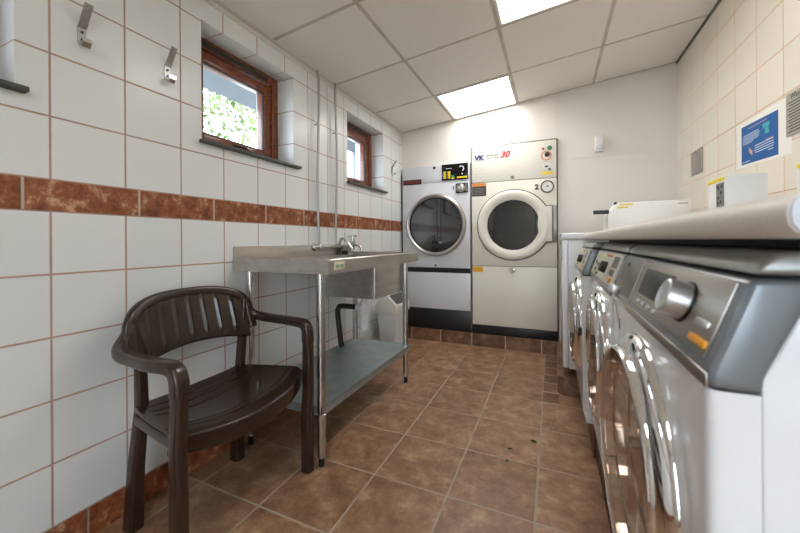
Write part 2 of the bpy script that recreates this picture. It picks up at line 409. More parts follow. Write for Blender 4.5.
# ------------------------------------------------------------------ windows
def window(n, y0, y1):
    w = bpy.data.objects.new('window_%d' % n, None); COL.objects.link(w); w.location = (0, (y0+y1)/2, WZ0); ORIG[w.name] = V(w.location); struct(w)
    def ring(mb, a0, a1, b0, b1, x0, x1, t, tb=None):
        tb = tb or t
        mb.box(x0, x1, a0, a0+t, b0, b1, .004); mb.box(x0, x1, a1-t, a1, b0, b1, .004)
        mb.box(x0, x1, a0+t, a1-t, b0, b0+tb, .004); mb.box(x0, x1, a0+t, a1-t, b1-t, b1, .004)
    z0, z1 = WZ0+.004, WZ1
    m = MB(); ring(m, y0, y1, z0, z1, -.20, -.12, .05); m.build('window_frame', M_['wood'], w)
    m = MB(); ring(m, y0+.052, y1-.052, z0+.04, z1-.062, -.19, -.128, .052); m.build('window_sash', M_['wood'], w)
    MB().box(-.135, -.112, y0+.07, y1-.09, z1-.045, z1-.02, .004).build('vent_slot', M_['gasket'], w)
    g = MB(); ring(g, y0+.100, y1-.100, z0+.088, z1-.110, -.15, -.132, .008); g.build('glazing_gasket', M_['gasket'], w)
    MB().box(-.150, -.144, y0+.1, y1-.1, z0+.085, z1-.107).build('pane', M_['pane'], w)
    yc = (y0+y1)/2
    h = MB(); h.tube([(-.125, yc-.05, z0+.05), (-.10, yc-.035, z0+.062), (-.09, yc+.02, z0+.06), (-.105, yc+.075, z0+.05)], .007, 10); h.box(-.13, -.115, yc-.03, yc+.03, z0+.035, z0+.06, .003)
    h.build('window_handle', M_['gasket'], w)
    MB().box(-.12, .032, y0-.012, y1+(.042 if n > 1 else .023), WZ0, WZ0+.016, .003).build('window_sill', M_['sill'], w)
for i, (a, b) in enumerate(wins): window(i+1, a, b)

# outside
struct(MB().box(-14, 10, -14, 14, -.3, -.121).build('ground_outside', M_['ground']))
e = MB(); e.prism([(-.30, 2.30), (-.86, 2.12), (-.86, 2.20), (-.30, 2.40)], 'y', -3, 6)
struct(e.build('eave', M_['eave'], flat=True))
struct(MB().box(-.86, -.30, 3.74, 3.86, -.12, 2.14).build('wall_porch', M_['eave'], flat=True))
def tree(x, y, h, r, label, n, seed):
    rnd = random.Random(seed)
    t = thing('tree', label, 'tree', (x, y, -.12), None)
    m = MB(); m.tube([(x, y, -.12), (x+.05, y, h*.4), (x, y+.1, h*.8)], lambda i: .12-.035*i, 10)
    for k in range(5):
        a = k*1.3; m.tube([(x, y, h*(.35+.08*k)), (x+math.cos(a)*r*.4, y+math.sin(a)*r*.4, h*(.55+.08*k))], lambda i: .05-.03*i, 8)
    m.build('trunk', M_['bark'], t)
    f = bmesh.new()
    for k in range(n):
        while True:
            p = V((rnd.uniform(-1, 1), rnd.uniform(-1, 1), rnd.uniform(-1, 1)))
            if p.length < 1 and (math.sin(p.x*5+seed)+math.sin(p.y*6)+math.sin(p.z*7)) > -.5: break
        c = V((x, y, h))+V((p.x*r, p.y*r, p.z*r*.95))
        s_ = rnd.uniform(.05, .10)
        M3 = Euler((rnd.uniform(0, 6), rnd.uniform(0, 6), rnd.uniform(0, 6))).to_matrix()
        vs = [f.verts.new(c+M3 @ V(q)*s_) for q in ((-.5, 0, 0), (-.1, .32, .05), (.55, 0, .1), (-.1, -.32, .05))]
        f.faces.new(vs)
    mb = MB(); mb.bm.free(); mb.bm = f; mb.build('foliage', M_['leaf'], t, flat=True)
tree(-3.1, 3.3, 2.75, 1.1, 'green leafy tree outside, seen through the window left of the wall pipes', 2600, 3)

# ------------------------------------------------------------------ ceiling lights
def ceiling_light(x0, y0, label):
    x1, y1 = x0+.58, y0+.588; xc, yc = (x0+x1)/2, (y0+y1)/2
    t = thing('ceiling_light', label, 'ceiling light', (xc, yc, ceil_z(xc)-.002), 'lit ceiling panels')
    zz = lambda x, d: ceil_z(x)-d
    f = MB()
    for a, b, c, d in ((x0, x1, y0, y0+.014), (x0, x1, y1-.014, y1), (x0, x0+.014, y0+.014, y1-.014), (x1-.014, x1, y0+.014, y1-.014)):
        f.prism([(a, zz(a, .001)), (b, zz(b, .001)), (b, zz(b, .007)), (a, zz(a, .007))], 'y', c, d)
    f.build('light_frame', M_['lframe'], t, flat=True)
    a, b = x0+.014, x1-.014
    MB().prism([(a, zz(a, .001)), (b, zz(b, .001)), (b, zz(b, .004)), (a, zz(a, .004))], 'y', y0+.014, y1-.014).build('diffuser', M_['lamp'], t, flat=True)
    return t
ceiling_light(.575, 2.713, 'square lit ceiling panel over the dryers at the back wall')
ceiling_light(1.175, 1.489, 'square lit ceiling panel nearer the camera, cut by top edge of photo')
ceiling_light(1.175, -.947, 'added fill light panel on the ceiling, unseen behind the camera')  # unseen lamp added behind the camera to lift the light level

# ------------------------------------------------------------------ coat hooks
def hook(y, z, label):
    t = thing('coat_hook', label, 'coat hook', (0, y, z), 'steel coat hooks on the tiled wall')
    m = MB(); wd = .012
    sec = [(-wd, -.0015), (wd, -.0015), (wd, .0015), (-wd, .0015)]
    m.sweep([(.0015, y, z-.035), (.0015, y, z+.02), (.012, y, z+.03), (.05, y, z+.088)], sec, up=None)
    m.build('hook_plate', M_['hook'], t, flat=True)
    m = MB(); m.sweep([(.004, y, z-.03), (.012, y, z-.048), (.028, y, z-.05), (.036, y, z-.036), (.036, y, z-.024)], sec)
    m.build('lower_prong', M_['chrome'], t, flat=True)
    for dz in (.005, -.02):
        MB().lathe([(0, .0025), (.004, .002), (.0045, 0)], (.0055, y, z+dz), (1, 0, 0), 12).build('screw', M_['darkprint'], t)
    return t
h0 = hook(.628, 1.705, 'steel coat hook nearest the camera, high on the white tiles')
copy_thing(h0, (0, .282, 0), 'second steel coat hook, between first hook and the wooden window')
copy_thing(h0, (0, 2.45, 0), 'far steel coat hook beside the second window, next to the dryers')

# ------------------------------------------------------------------ water pipes and taps
M_['pipe'] = mat('satin_supply_pipe', (.42, .42, .41, 1), .38, 1.)
def pipe(y, label):
    t = thing('water_pipe', label, 'pipe', (0, y, .985), 'chrome supply pipes on the wall')
    r = random.Random(int(y*100))
    pts = [(.028, y+.010*math.sin(z*5+y*9), z) for z in [.985+.05*k for k in range(23)]]+[(.028, y-.008, ceil_z(.028)-.001)]
    MB().tube(pts, .0085, 12).build('tube', M_['pipe'], t)
    for z in (1.78, ):
        MB().lathe([(.0095, -.008), (.013, -.008), (.013, .008), (.0095, .008)], (.028, y+.010*math.sin(z*5+y*9), z), (0, 0, 1), 16, close=True).cyl((0, y, z), (.02, y, z), .005, n=10).build('pipe_clip', M_['hook'], t)
pipe(1.873, 'chrome water pipe left of the pair, rising from sink tap to ceiling')
pipe(2.078, 'chrome water pipe right of the pair, rising from sink tap to ceiling')
M_['tap'] = mat('worn_chrome', (.58, .58, .57, 1), .2, 1.)
tp = thing('mixer_tap', 'chrome wall tap bar above the steel sink at foot of both pipes', 'tap', (0, 1.96, .965))
m = MB(); m.tube([(.035, 1.81, .965), (.035, 1.98, .965), (.035, 2.245, .965)], .011, 14)
for y in (1.873, 2.078): m.lathe([(0, -.016), (.017, -.014), (.019, 0), (.015, .010), (.011, .0165), (0.0, .0165)], (.032, y, .968), (0, 0, 1), 20)
for y in (1.83, 2.12): m.lathe([(0, 0), (.026, 0), (.026, .004), (.012, .008), (.012, .0155)], (.0185, y, .965), (1, 0, 0), 20)
m.build('tap_body', M_['tap'], tp)
m = MB(); m.tube([(.045, 2.078, .975), (.065, 2.08, 1.02), (.085, 2.082, 1.022), (.12, 2.09, .985), (.145, 2.10, .948)], lambda i: [.011, .010, .009, .0085, .010][i], 14); m.build('spout', M_['tap'], tp)
m = MB(); m.lathe([(0, -.025), (.012, -.025), (.014, .0), (.018, .03), (.018, .05), (.010, .055), (.008, .08), (0, .08)], (.045, 2.27, .965), (0, 0, 1), 20)
m.tube([(.045, 2.27, .968), (.08, 2.28, .972), (.105, 2.285, .955), (.115, 2.287, .925)], .0095, 12); m.build('valve', M_['tap'], tp)
m = MB(); m.cyl((.045, 2.235, 1.04), (.045, 2.305, 1.04), .006, n=10); m.cyl((.01, 2.27, 1.04), (.08, 2.27, 1.04), .006, n=10); m.lathe([(0, -.01), (.011, -.01), (.011, .01), (0, .012)], (.045, 2.27, 1.04), (0, 0, 1), 14); m.build('cross_handle', M_['tap'], tp)
cu_ = thing('cup', 'small grey cup with dark inside standing at the back of the sink under the tap', 'cup', (.0465, 2.155, .903))
MB().lathe([(0, 0), (.020, 0), (.026, .064), (.024, .064), (.0185, .003), (0, .003)], (.0465, 2.155, .903), (0, 0, 1), 28).build('cup_wall', M_['greyplate'], cu_)
MB().lathe([(.0205, .0012), (.0232, .030), (.0236, .030), (.0209, .0012)], (.0465, 2.155, .903), (0, 0, 1), 28, close=True).build('dark_band', M_['black'], cu_)
# ------------------------------------------------------------------ sink table
SX, SY0, SY1, SZ = .572, 1.220, 2.295, .922
sk = thing('sink_table', 'stainless steel sink table on tubular legs with undershelf against tiled wall', 'sink', (.28, 1.76, 0))
m = MB()
bx0, bx1, by0, by1 = .075, .468, 1.84, 2.235; dz = .903
xs = [.02, bx0, bx1, SX-.012]; ysq = [SY0+.012, by0, by1, SY1-.012]
for i in range(3):
    for j in range(3):
        if i == 1 and j == 1: continue
        m.box(xs[i], xs[i+1], ysq[j], ysq[j+1], dz-.004, dz)
# rolled rim: raised lip on the front and both sides
rim = [(0, .858), (0, .919), (.004, .923), (.02, .923), (.03, .912), (.034, .903), (.03, .899), (.006, .899), (.006, .858)]
def rimsweep(pts, inward):
    m.sweep(pts, [(a*inward, b) for a, b in rim], up=(0, 0, 1))
m.prism([(SX-a, b) for a, b in rim], 'y', SY0+.0006, SY1-.0006)
m.prism([(SY0+a, b) for a, b in rim], 'x', .003, SX-.001)
m.prism([(SY1-a, b) for a, b in rim], 'x', .003, SX-.001)
m.box(.003, .018, SY0+.001, SY1-.001, .858, .978, .002)
m.build('worktop', M_['ss'], sk, sharp=30)
m = MB()   # bowl: open box with rounded corners
def rr(x0, x1, y0, y1, r, n=5):
    P = []
    for cx, cy, a in ((x1-r, y1-r, 0), (x0+r, y1-r, PI/2), (x0+r, y0+r, PI), (x1-r, y0+r, 1.5*PI)):
        for k in range(n+1): P.append((cx+r*math.cos(a+k*PI/2/n), cy+r*math.sin(a+k*PI/2/n)))
    return P
tb = bmesh.new()
L1 = rr(bx0, bx1, by0, by1, .012); L0 = rr(bx0+.004, bx1-.004, by0+.004, by1-.004, .012)
top = [tb.verts.new((x, y, .900)) for x, y in L1]; bot = [tb.verts.new((x, y, .648)) for x, y in L1]
ti = [tb.verts.new((x, y, .900)) for x, y in L0]; bi = [tb.verts.new((x, y, .652)) for x, y in L0]
k = len(L1)
for a, b in ((top, bot), (ti, bi), (top, ti)):
    for i in range(k): tb.faces.new((a[i], a[(i+1) % k], b[(i+1) % k], b[i]))
tb.faces.new(bot); tb.faces.new(bi)
bmesh.ops.recalc_face_normals(tb, faces=tb.faces[:]); m.join(tb)
bowl = m.build('bowl', M_['ss'], sk, sharp=30)
MB().lathe([(0, .004), (.03, .004), (.036, 0), (.03, -.02), (0, -.02)], (.27, 2.04, .653), (0, 0, 1), 24).build('drain', M_['chrome'], bowl)
for (x, y) in ((.499, 1.262), (.488, 2.25), (.073, 1.262), (.073, 2.25)):
    lg = MB().cyl((x, y, .043), (x, y, .87), .0195, n=28).lathe([(.0195, -.02), (.0235, -.018), (.0235, .018), (.0195, .02)], (x, y, .215 if y < 2 else .225), (0, 0, 1), 28)
    lg = lg.build('leg', M_['leg'], sk)
    MB().lathe([(0, 0), (.013, 0), (.013, .03), (.015, .045), (0, .045)], (x, y, 0), (0, 0, 1), 20).build('foot', M_['black'], lg)
sh = MB(); sh.box(.05, .515, 1.245, 2.262, .262, .266); sh.prism([(.515, .266), (.515, .228), (.511, .228), (.511, .262)], 'y', 1.245, 2.262); sh.prism([(1.245, .266), (1.245, .228), (1.249, .228), (1.249, .262)], 'x', .05, .515)
sh.build('undershelf', M_['galv'], sk, flat=True)
tr = MB().lathe([(0, -.135), (.030, -.13), (.035, -.115), (.036, -.02), (.034, -.0), (.030, .02), (.022, .035), (.020, .09), (.028, .095), (.028, .115), (.0, .115)], (.27, 2.04, .53), (0, 0, 1), 28)
tr.lathe([(.0365, -.035), (.0395, -.033), (.0395, -.02), (.0365, -.018)], (.27, 2.04, .53), (0, 0, 1), 28)
tr.cyl((.27, 2.04, .55), (.215, 2.04, .55), .022, n=20)
tr.build('bottle_trap', M_['wplastic'], sk)
MB().tube([(.225, 2.04, .55), (.11, 2.04, .55), (.075, 2.04, .545), (.060, 2.04, .52), (.060, 2.04, .48), (.085, 2.04, .29), (.092, 2.04, .2665)], .019, 16).build('waste_pipe', M_['pipebrown'], sk)
MB().lathe([(0, 0), (.05, 0), (.045, .03), (0.0, .03)], (.27, 2.04, .622), (0, 0, 1), 24).build('waste_flange', M_['black'], sk)
st = MB().box(SX, SX+.0008, 1.262, 1.345, .874, .910, .0003); st = st.build('maker_label', mat('cream_label', srgb(214, 206, 178), .5), sk)
m = MB()
for a, b in ((1.275, 1.300), (1.304, 1.312), (1.316, 1.334)): m.box(SX+.0008, SX+.0012, a, b, .884, .897)
m.build('label_print', mat('pale_green_print', srgb(120, 172, 148), .5), st)

# ------------------------------------------------------------------ swing-top bin
bn = thing('swing_bin', 'off-white swing-top waste bin in the corner behind the sink', 'bin', (.16, 2.74, 0))
def rrect(cx, cy, hx, hy, r=.03, n=5): return rr(cx-hx, cx+hx, cy-hy, cy+hy, r, n)
def loft(mb, secs, cap0=True, cap1=True):
    t = bmesh.new(); R = [[t.verts.new((x, y, z)) for x, y in S] for S, z in secs]
    for a, b in zip(R[:-1], R[1:]):
        k = len(a)
        for i in range(k): t.faces.new((a[i], a[(i+1) % k], b[(i+1) % k], b[i]))
    if cap0: t.faces.new(R[0])
    if cap1: t.faces.new(R[-1])
    bmesh.ops.recalc_face_normals(t, faces=t.faces[:]); mb.join(t); return mb
bc = (.16, 2.74)
m = MB(); loft(m, [(rrect(*bc, .076, .115), 0), (rrect(*bc, .090, .132), .325), (rrect(*bc, .095, .137), .33), (rrect(*bc, .097, .139), .39)])
for k in range(9):   # moulded ribs
    yy = 2.74-.09+.0225*k
    m.prism([(bc[0]+.080, .03), (bc[0]+.092, .30), (bc[0]+.086, .30), (bc[0]+.074, .03)], 'y', yy-.003, yy+.003)
    xx = bc[0]-.056+.014*k
    m.prism([(bc[1]-.119, .03), (bc[1]-.133, .30), (bc[1]-.127, .30), (bc[1]-.113, .03)], 'x', xx-.002, xx+.002)
m.build('bin_body', M_['bin'], bn)
m = MB(); m.prism([(bc[0]-.102, .385), (bc[0]+.102, .385), (bc[0]+.102, .462), (bc[0]+.012, .545), (bc[0]-.012, .545), (bc[0]-.102, .462)], 'y', bc[1]-.144, bc[1]+.144, .008)
m.build('bin_lid', M_['binlid'], bn)
A_ = V((bc[0]+.094, 0, .4695)); B_ = V((bc[0]+.020, 0, .5375)); nn = V((.083, 0, .09)).normalized()*.004
m = MB(); m.prism([(A_.x, A_.z), (B_.x, B_.z), ((B_+nn).x, (B_+nn).z), ((A_+nn).x, (A_+nn).z)], 'y', bc[1]-.118, bc[1]+.118)
m.build('swing_flap', M_['flap'], bn)

# ------------------------------------------------------------------ armchair
ch = thing('armchair', 'dark brown moulded plastic armchair with slatted back beside the sink', 'chair', (.29, .93, 0))
YC = .93
def rsec(w, h, n=3, r=None):
    r = r or min(w, h)*.35
    return [(x, y) for x, y in rr(-w/2, w/2, -h/2, h/2, r, n)]
# seat: curved moulded shell
def seat_top(u, v):
    s = v*2-1                                   # -1 near the camera .. 1 at the sink
    xb = .105+.012*s*s; xf = .505-.075*s*s
    x = xb+(xf-xb)*u
    y = YC+s*(.212+.075*u**.7)+.004*(1-u)
    dish = -.022*(1-s*s)*math.sin(min(1, u*1.15)*PI*.85)
    z = .424+.012*u+dish+.012*abs(s)**3
    if u > .86: k = (u-.86)/.14; z -= .016*k*k
    for c in (.14, .27, .40):
        z -= .0030*math.exp(-((u-c-.03*s*s)/.010)**2)*(1 if abs(s) < .86 else max(0, 1-(abs(s)-.86)/.05))
    if .78 < u < .86 and abs(s) < .92: z -= .004*math.exp(-((u-.82)/.008)**2)*(1 if (s*6) % 1 < .8 else .2)
    return (x, y, z)
m = MB(); m.grid(seat_top, 110, 60, thick=.012)
seat = m.build('seat', M_['brown'], ch, sharp=60)
# thick apron under the front lip
pts = []
for k in range(25):
    s = -1+2*k/24
    p = V(seat_top(1, (s+1)/2)); pts.append((p.x-.006, p.y, p.z-.024-.006*(1-s*s)))
MB().sweep(pts, lambda i: rsec(.022, .056+.012*(1-(i/12-1)**2), 4, .010), up=(0, 0, 1)).build('seat_apron', M_['brown'], seat, sharp=60)
sp = []
for yy, sg in ((YC-.245, -1), (YC+.245, 1)):
    m = MB(); m.sweep([(.15, YC+sg*.222, .398), (.30, YC+sg*.246, .394), (.42, YC+sg*.262, .394)], rsec(.016, .036, 3), up=(0, 0, 1))
    m.build('side_rail', M_['brown'], seat, sharp=60)
# backrest
def back_pt(s, t):
    """s -1..1 across, t 0..1 bottom to top"""
    zt = .800-.050*abs(s)**3.2; zb = .594-.030*(s*s)+.004
    z = zb+(zt-zb)*t
    x = .118-.055*(z-.58)/.22+.060*s*s
    y = YC+.004+s*(.243+.012*(1-t))
    return V((x, y, z))
def slat(u, v):
    s = (u*2-1)*.93; p = back_pt(s, .03+.90*v)
    g = 0
    for c in (-.72, -.48, -.24, 0, .24, .48, .72):
        g += math.exp(-((s-c)/.018)**2)
    p.x += .006*g*min(1, v*8, (1-v)*8)
    return p
m = MB(); m.grid(slat, 140, 20, thick=.010)
back = m.build('backrest', M_['brown'], ch, sharp=60)
pts = []
for k in range(13): pts.append(back_pt(-1, .22+k/12*.60))
for k in range(1, 30):
    s = -1+2*k/30; pts.append(back_pt(s*(1 if abs(s) < .9 else 1), .97-.12*abs(s)**14))
for k in range(13): pts.append(back_pt(1, .82-.60*k/12))
MB().sweep(pts, rsec(.040, .030, 4, .013), up=(1, .0, .15)).build('back_rim', M_['brown'], back, sharp=60)
pts = [back_pt((-1+2*k/30)*.93, .03) for k in range(31)]
MB().tube(pts, .0105, 10).build('bottom_rim', M_['brown'], back, sharp=60)
# arms: a flat band that leaves the back at the shoulder, bows outward and turns down into the front leg
def bez(P, n):
    out = []
    segs = [(P[0+3*i], P[1+3*i], P[2+3*i], P[3+3*i]) for i in range((len(P)-1)//3)]
    for a, b, c, d in segs:
        for k in range(n):
            t = k/n; out.append(a*(1-t)**3+b*3*t*(1-t)**2+c*3*t*t*(1-t)+d*t**3)
    out.append(P[-1]); return out
for sg in (-1, 1):
    fx, fy = (.478, .634) if sg < 0 else (.462, 1.212)
    tx, ty = (.488, .630) if sg < 0 else (.478, 1.190)
    P = [V((.150, YC+sg*.247, .700)), V((.150, YC+sg*.258, .668)), V((.156, YC+sg*.293, .649)), V((.235, YC+sg*.297, .645)),
         V((.32, YC+sg*.300, .643)), V((.38, ty+sg*.018, .648)), V((.43, ty+sg*.008, .648)),
         V((.478, ty, .648)), V((tx+.008, ty, .640)), V((tx+.006, ty+sg*.002, .57))]
    pts = bez(P, 9)
    def sec(i, n=len(pts)):
        return rsec(.046 if i > 6 else .030+.0025*i, .036 if i < n-9 else .036+.005*(i-(n-9))/9, 4, .012)
    # frame: e1 horizontal for the run of the arm
    MB().sweep(pts, sec, flat=True).build('armrest', M_['brown'], ch, sharp=60)
    q = [(tx+.006, ty+sg*.002, .58), (tx+.004, ty+sg*.005, .40), ((fx+tx)/2, (fy+ty)/2, .25), (fx, fy, 0)]
    def lsec(i): w = [.044, .045, .047, .050][i]; return rsec(w, w*.86, 4, .014)
    lg = MB().sweep(q, lsec, up=(0, 1, 0)); lg.build('leg', M_['brown'], ch, sharp=60)
    by = .722 if sg < 0 else 1.150
    bx_ = .098 if sg < 0 else .108
    q = [V((.140, YC+sg*.236, .74)), V((.142, YC+sg*(.226 if sg > 0 else .206), .62)), V((.130, YC+sg*(.218 if sg > 0 else .196), .42)), V((.115, (by+YC+sg*.205)/2, .22)), V((bx_, by, 0))]
    MB().sweep(q, lambda i: rsec([.030, .036, .040, .046, .054][i], [.028, .032, .036, .042, .048][i], 4, .011), up=(0, 1, 0)).build('leg', M_['brown'], ch, sharp=60)

# ------------------------------------------------------------------ dryers
DY = 3.29
d1 = thing('tumble_dryer', 'left wall-built tumble dryer with grey metal door ring and black kick bands, numbered 1', 'tumble dryer', (.37, 3.6, .118))
m = MB(); m.box(.012, .722, DY+.012, 4.1, .14, 1.754, .003); m.build('cabinet', M_['dry1'], d1)
MB().box(.006, .012, DY+.002, 3.40, .16, 1.69).build('side_flange', M_['darkprint'], d1)
MB().box(.022, .722, DY, DY+.014, 1.583, 1.756, .005).build('upper_panel', M_['dry1'], d1)
MB().box(.022, .722, DY, DY+.014, .735, 1.579, .005).build('middle_panel', M_['dry1'], d1)
MB().box(.022, .722, DY+.004, DY+.014, .684, .731).build('black_band', M_['black'], d1, label='upper black band')  # black band between the middle and lower panels
MB().box(.022, .722, DY, DY+.014, .323, .684, .004).build('lower_panel', M_['dry1'], d1)
MB().box(.022, .722, DY+.003, DY+.014, .118, .320, .002).build('kick_panel', M_['black'], d1)
dc = (.380, DY, 1.158)
m = MB().lathe([(.268, .0), (.310, .0), (.312, .018), (.305, .036), (.292, .044), (.280, .040), (.268, .022)], dc, (0, -1, 0), 72, close=True); dr = m.build('door', M_['greyring'], d1)
MB().lathe([(0, .026), (.15, .0255), (.268, .022), (.268, .012), (0, .012)], dc, (0, -1, 0), 72).build('door_glass', M_['dglass'], dr)
MB().lathe([(.260, .0225), (.271, .0225), (.271, .029), (.260, .029)], dc, (0, -1, 0), 72, close=True).build('door_gasket', M_['black'], dr)
cp = MB().box(.446, .708, DY-.010, DY+.002, 1.592, 1.750, .003).build('control_display', M_['blackgloss'], d1)
yy0, yy1 = DY-.0115, DY-.0098
m = MB()
for x in (.478, .522):
    for k in range(4): m.box(x-.013, x+.013, yy0, yy1, 1.610+.018*k, 1.624+.018*k)
m.box(.545, .575, yy0, yy1, 1.604, 1.614); m.box(.600, .698, yy0, yy1, 1.606, 1.622); m.build('yellow_marks', M_['yellow'], cp)
MB().box(.546, .574, yy0, yy1, 1.618, 1.640).build('green_mark', M_['green'], cp)
MB().box(.49, .55, yy0, yy1, 1.705, 1.709).build('title_print', M_['whiteprint'], cp)
m = MB(); m.tube([(.625, yy0, 1.712), (.640, yy0, 1.722), (.662, yy0, 1.715), (.668, yy0, 1.692), (.655, yy0, 1.674)], .0045, 8); m.build('white_arc', M_['whiteprint'], cp)
MB().cyl((.652, yy1, 1.646), (.652, yy0-.003, 1.646), .006, n=12).build('white_dot', M_['whiteprint'], cp)
cn = MB().box(.586, .706, DY-.012, DY+.002, 1.464, 1.556, .003).build('coin_slot', M_['black'], d1)
m = MB(); m.lathe([(0, .010), (.02, .010), (.028, .004), (.034, 0)], (.640, DY-.012, 1.510), (0, -1, 0), 28); m.lathe([(.034, 0), (.038, .006), (.042, 0)], (.640, DY-.012, 1.510), (0, -1, 0), 28); m.box(.598, .607, DY-.015, DY-.012, 1.475, 1.545); m.box(.684, .696, DY-.015, DY-.012, 1.475, 1.545)
m.build('coin_dial', M_['greyring'], cn)
text('number', '1', .055, (.562, DY-.001, 1.512), FACE_CAM, M_['darkprint'], d1, bold=.002)
rl = MB().box(.030, .230, DY-.004, DY+.002, 1.575, 1.626, .001).build('name_strip', M_['black'], d1)
MB().box(.050, .212, DY-.0052, DY-.0038, 1.588, 1.614).build('red_print', M_['darkred'], rl)
MB().lathe([(0, .012), (.010, .012), (.014, .004), (.015, -.002)], (.367, DY, 1.730), (0, -1, 0), 20).build('lock', M_['black'], d1)
MB().lathe([(0, .014), (.008, .014), (.010, -.002)], (.375, DY, .757), (0, -1, 0), 16).build('panel_knob', M_['black'], d1)

d2 = thing('tumble_dryer', 'taller right wall-built tumble dryer with wide white door and round gauge, numbered 2', 'tumble dryer', (1.11, 3.6, .118))
m = MB(); m.box(.732, 1.487, DY+.014, 4.1, .14, 1.889, .002); m.build('cabinet', mat('dark_cabinet_edge', srgb(92, 84, 76), .5), d2)
MB().box(.742, 1.480, DY, DY+.016, 1.548, 1.878, .006).build('upper_panel', M_['dry2'], d2)
MB().box(.742, 1.480, DY, DY+.016, .763, 1.544, .004).build('middle_panel', M_['dry2'], d2)
MB().box(.742, 1.480, DY, DY+.016, .205, .759, .004).build('lower_panel', M_['dry2'], d2)
MB().box(.738, 1.482, DY+.002, DY+.016, .118, .200, .002).build('kick_panel', M_['black'], d2)
c2 = (1.115, DY, 1.140)
m = MB()   # black ring and tab painted as the shadow gap round the door
m.lathe([(.325, .0), (.325, .006), (.30, .006), (.30, .0)], c2, (0, -1, 0), 80, close=True)
m.box(1.34, 1.440, DY-.006, DY, .978, 1.306)
m.build('door_shadow_gap', M_['black'], d2)
m = MB(); m.lathe([(.222, .004), (.222, .014), (.240, .024), (.262, .034), (.285, .036), (.308, .030), (.317, .018), (.317, .004)], c2, (0, -1, 0), 80, close=True)
m.prism([(1.33, .988), (1.440, .988), (1.440, 1.298), (1.33, 1.298)], 'y', DY-.030, DY-.004, .004)
dr = m.build('door', M_['dry2'], d2)
MB().lathe([(0, .017), (.12, .0165), (.222, .014), (.222, .006), (0, .006)], c2, (0, -1, 0), 72).build('door_glass', M_['dglass'], dr)
MB().lathe([(.214, .0145), (.226, .0145), (.226, .021), (.214, .021)], c2, (0, -1, 0), 72, close=True).build('door_gasket', M_['black'], dr)
MB().box(1.441, 1.482, DY-.030, DY, .984, 1.304, .004).build('door_hinge', M_['greyplate'], dr)
m = MB().lathe([(0, .012), (.020, .012), (.026, .006), (.028, 0)], (1.106, DY, .722), (0, -1, 0), 24); m.box(1.075, 1.137, DY-.014, DY-.008, .728, .738, .002); m.build('panel_handle', M_['chrome'], d2)
MB().lathe([(0, .008), (.012, .008), (.016, 0)], (1.112, DY, 1.575), (0, -1, 0), 20).build('panel_lock', M_['greyplate'], d2)
MB().box(.746, .842, DY-.0012, DY, .704, .752).build('yellow_sticker', M_['amber'], d2)
os_ = MB().box(.746, .876, DY-.0012, DY, 1.420, 1.512).build('warning_sticker', M_['darkprint'], d2)
MB().box(.746, .876, DY-.0012, DY, 1.512, 1.541).build('sticker_heading', M_['orange'], os_)
m = MB()
for k in range(5): m.box(.754, .866-.012*(k % 2), DY-.0018, DY-.0012, 1.436+.014*k, 1.440+.014*k)
m.build('sticker_print', M_['greyprint'], os_)
text('logo', 'VK', .066, (.814, DY-.0008, 1.778), FACE_CAM, M_['navy'], d2, bold=.004)
text('model_number', '30', .078, (1.045, DY-.0008, 1.788), FACE_CAM, M_['red'], d2, shear=.3, bold=.003)
m = MB()
for x0, x1, z0, z1 in ((.876, .905, 1.786, 1.800), (.910, .945, 1.786, 1.801), (.950, .995, 1.787, 1.802), (.880, .935, 1.766, 1.774), (.942, 1.00, 1.767, 1.775)): m.box(x0, x1, DY-.0012, DY, z0, z1)
m.build('grey_lettering', M_['greyprint'], d2)
m = MB()
for k in range(5): m.box(.772, .865, DY-.0010, DY, 1.60+.028*k, 1.604+.028*k)
m.build('instruction_print', mat('faint_print', srgb(206, 204, 196), .6), d2)
text('number', '2', .062, (1.318, DY-.001, 1.470), FACE_CAM, M_['darkprint'], d2, bold=.003)
g = MB().lathe([(.044, 0), (.052, .002), (.054, .010), (.050, .016), (.045, .012)], (1.405, DY, 1.470), (0, -1, 0), 40).build('gauge', mat('gauge_rim', srgb(64, 66, 62), .3, .6), d2)
MB().lathe([(0, .010), (.046, .010), (.046, .002), (0, .002)], (1.405, DY, 1.470), (0, -1, 0), 40).build('gauge_face', M_['wplastic'], g)
MB().box(1.394, 1.418, DY-.0112, DY-.0099, 1.466, 1.478).build('gauge_mark', M_['greyprint'], g)
MB().lathe([(0, .012), (.008, .012), (.010, 0)], (1.372, DY, 1.805), (0, -1, 0), 16).build('indicator', M_['red'], d2, label='small red indicator')
MB().lathe([(0, .020), (.011, .020), (.014, .010), (.020, .002), (.020, 0)], (1.425, DY, 1.808), (0, -1, 0), 20).build('indicator', M_['green'], d2, label='green indicator button')
m = MB().lathe([(0, .020), (.013, .020), (.016, .004), (.022, 0)], (1.405, DY, 1.752), (0, -1, 0), 24); kn = m.build('selector_knob', M_['black'], d2)
m = MB(); m.lathe([(.030, 0), (.044, .001), (.044, 0)], (1.398, DY, 1.742), (0, -1, 0), 30); m.build('dial_print', M_['skin'], d2)
s_ = MB().box(1.372, 1.442, DY-.0012, DY, 1.602, 1.668, .0004).build('round_sticker', mat('silver_label', srgb(206, 206, 204), .4), d2)
MB().box(1.360, 1.450, DY-.0014, DY, 1.578, 1.602).build('sticker_strip', M_['yellow'], d2)
m = MB(); m.box(1.385, 1.412, DY-.002, DY-.0012, 1.64, 1.655); m.box(1.415, 1.432, DY-.002, DY-.0012, 1.612, 1.63); m.build('sticker_print', M_['darkprint'], s_)

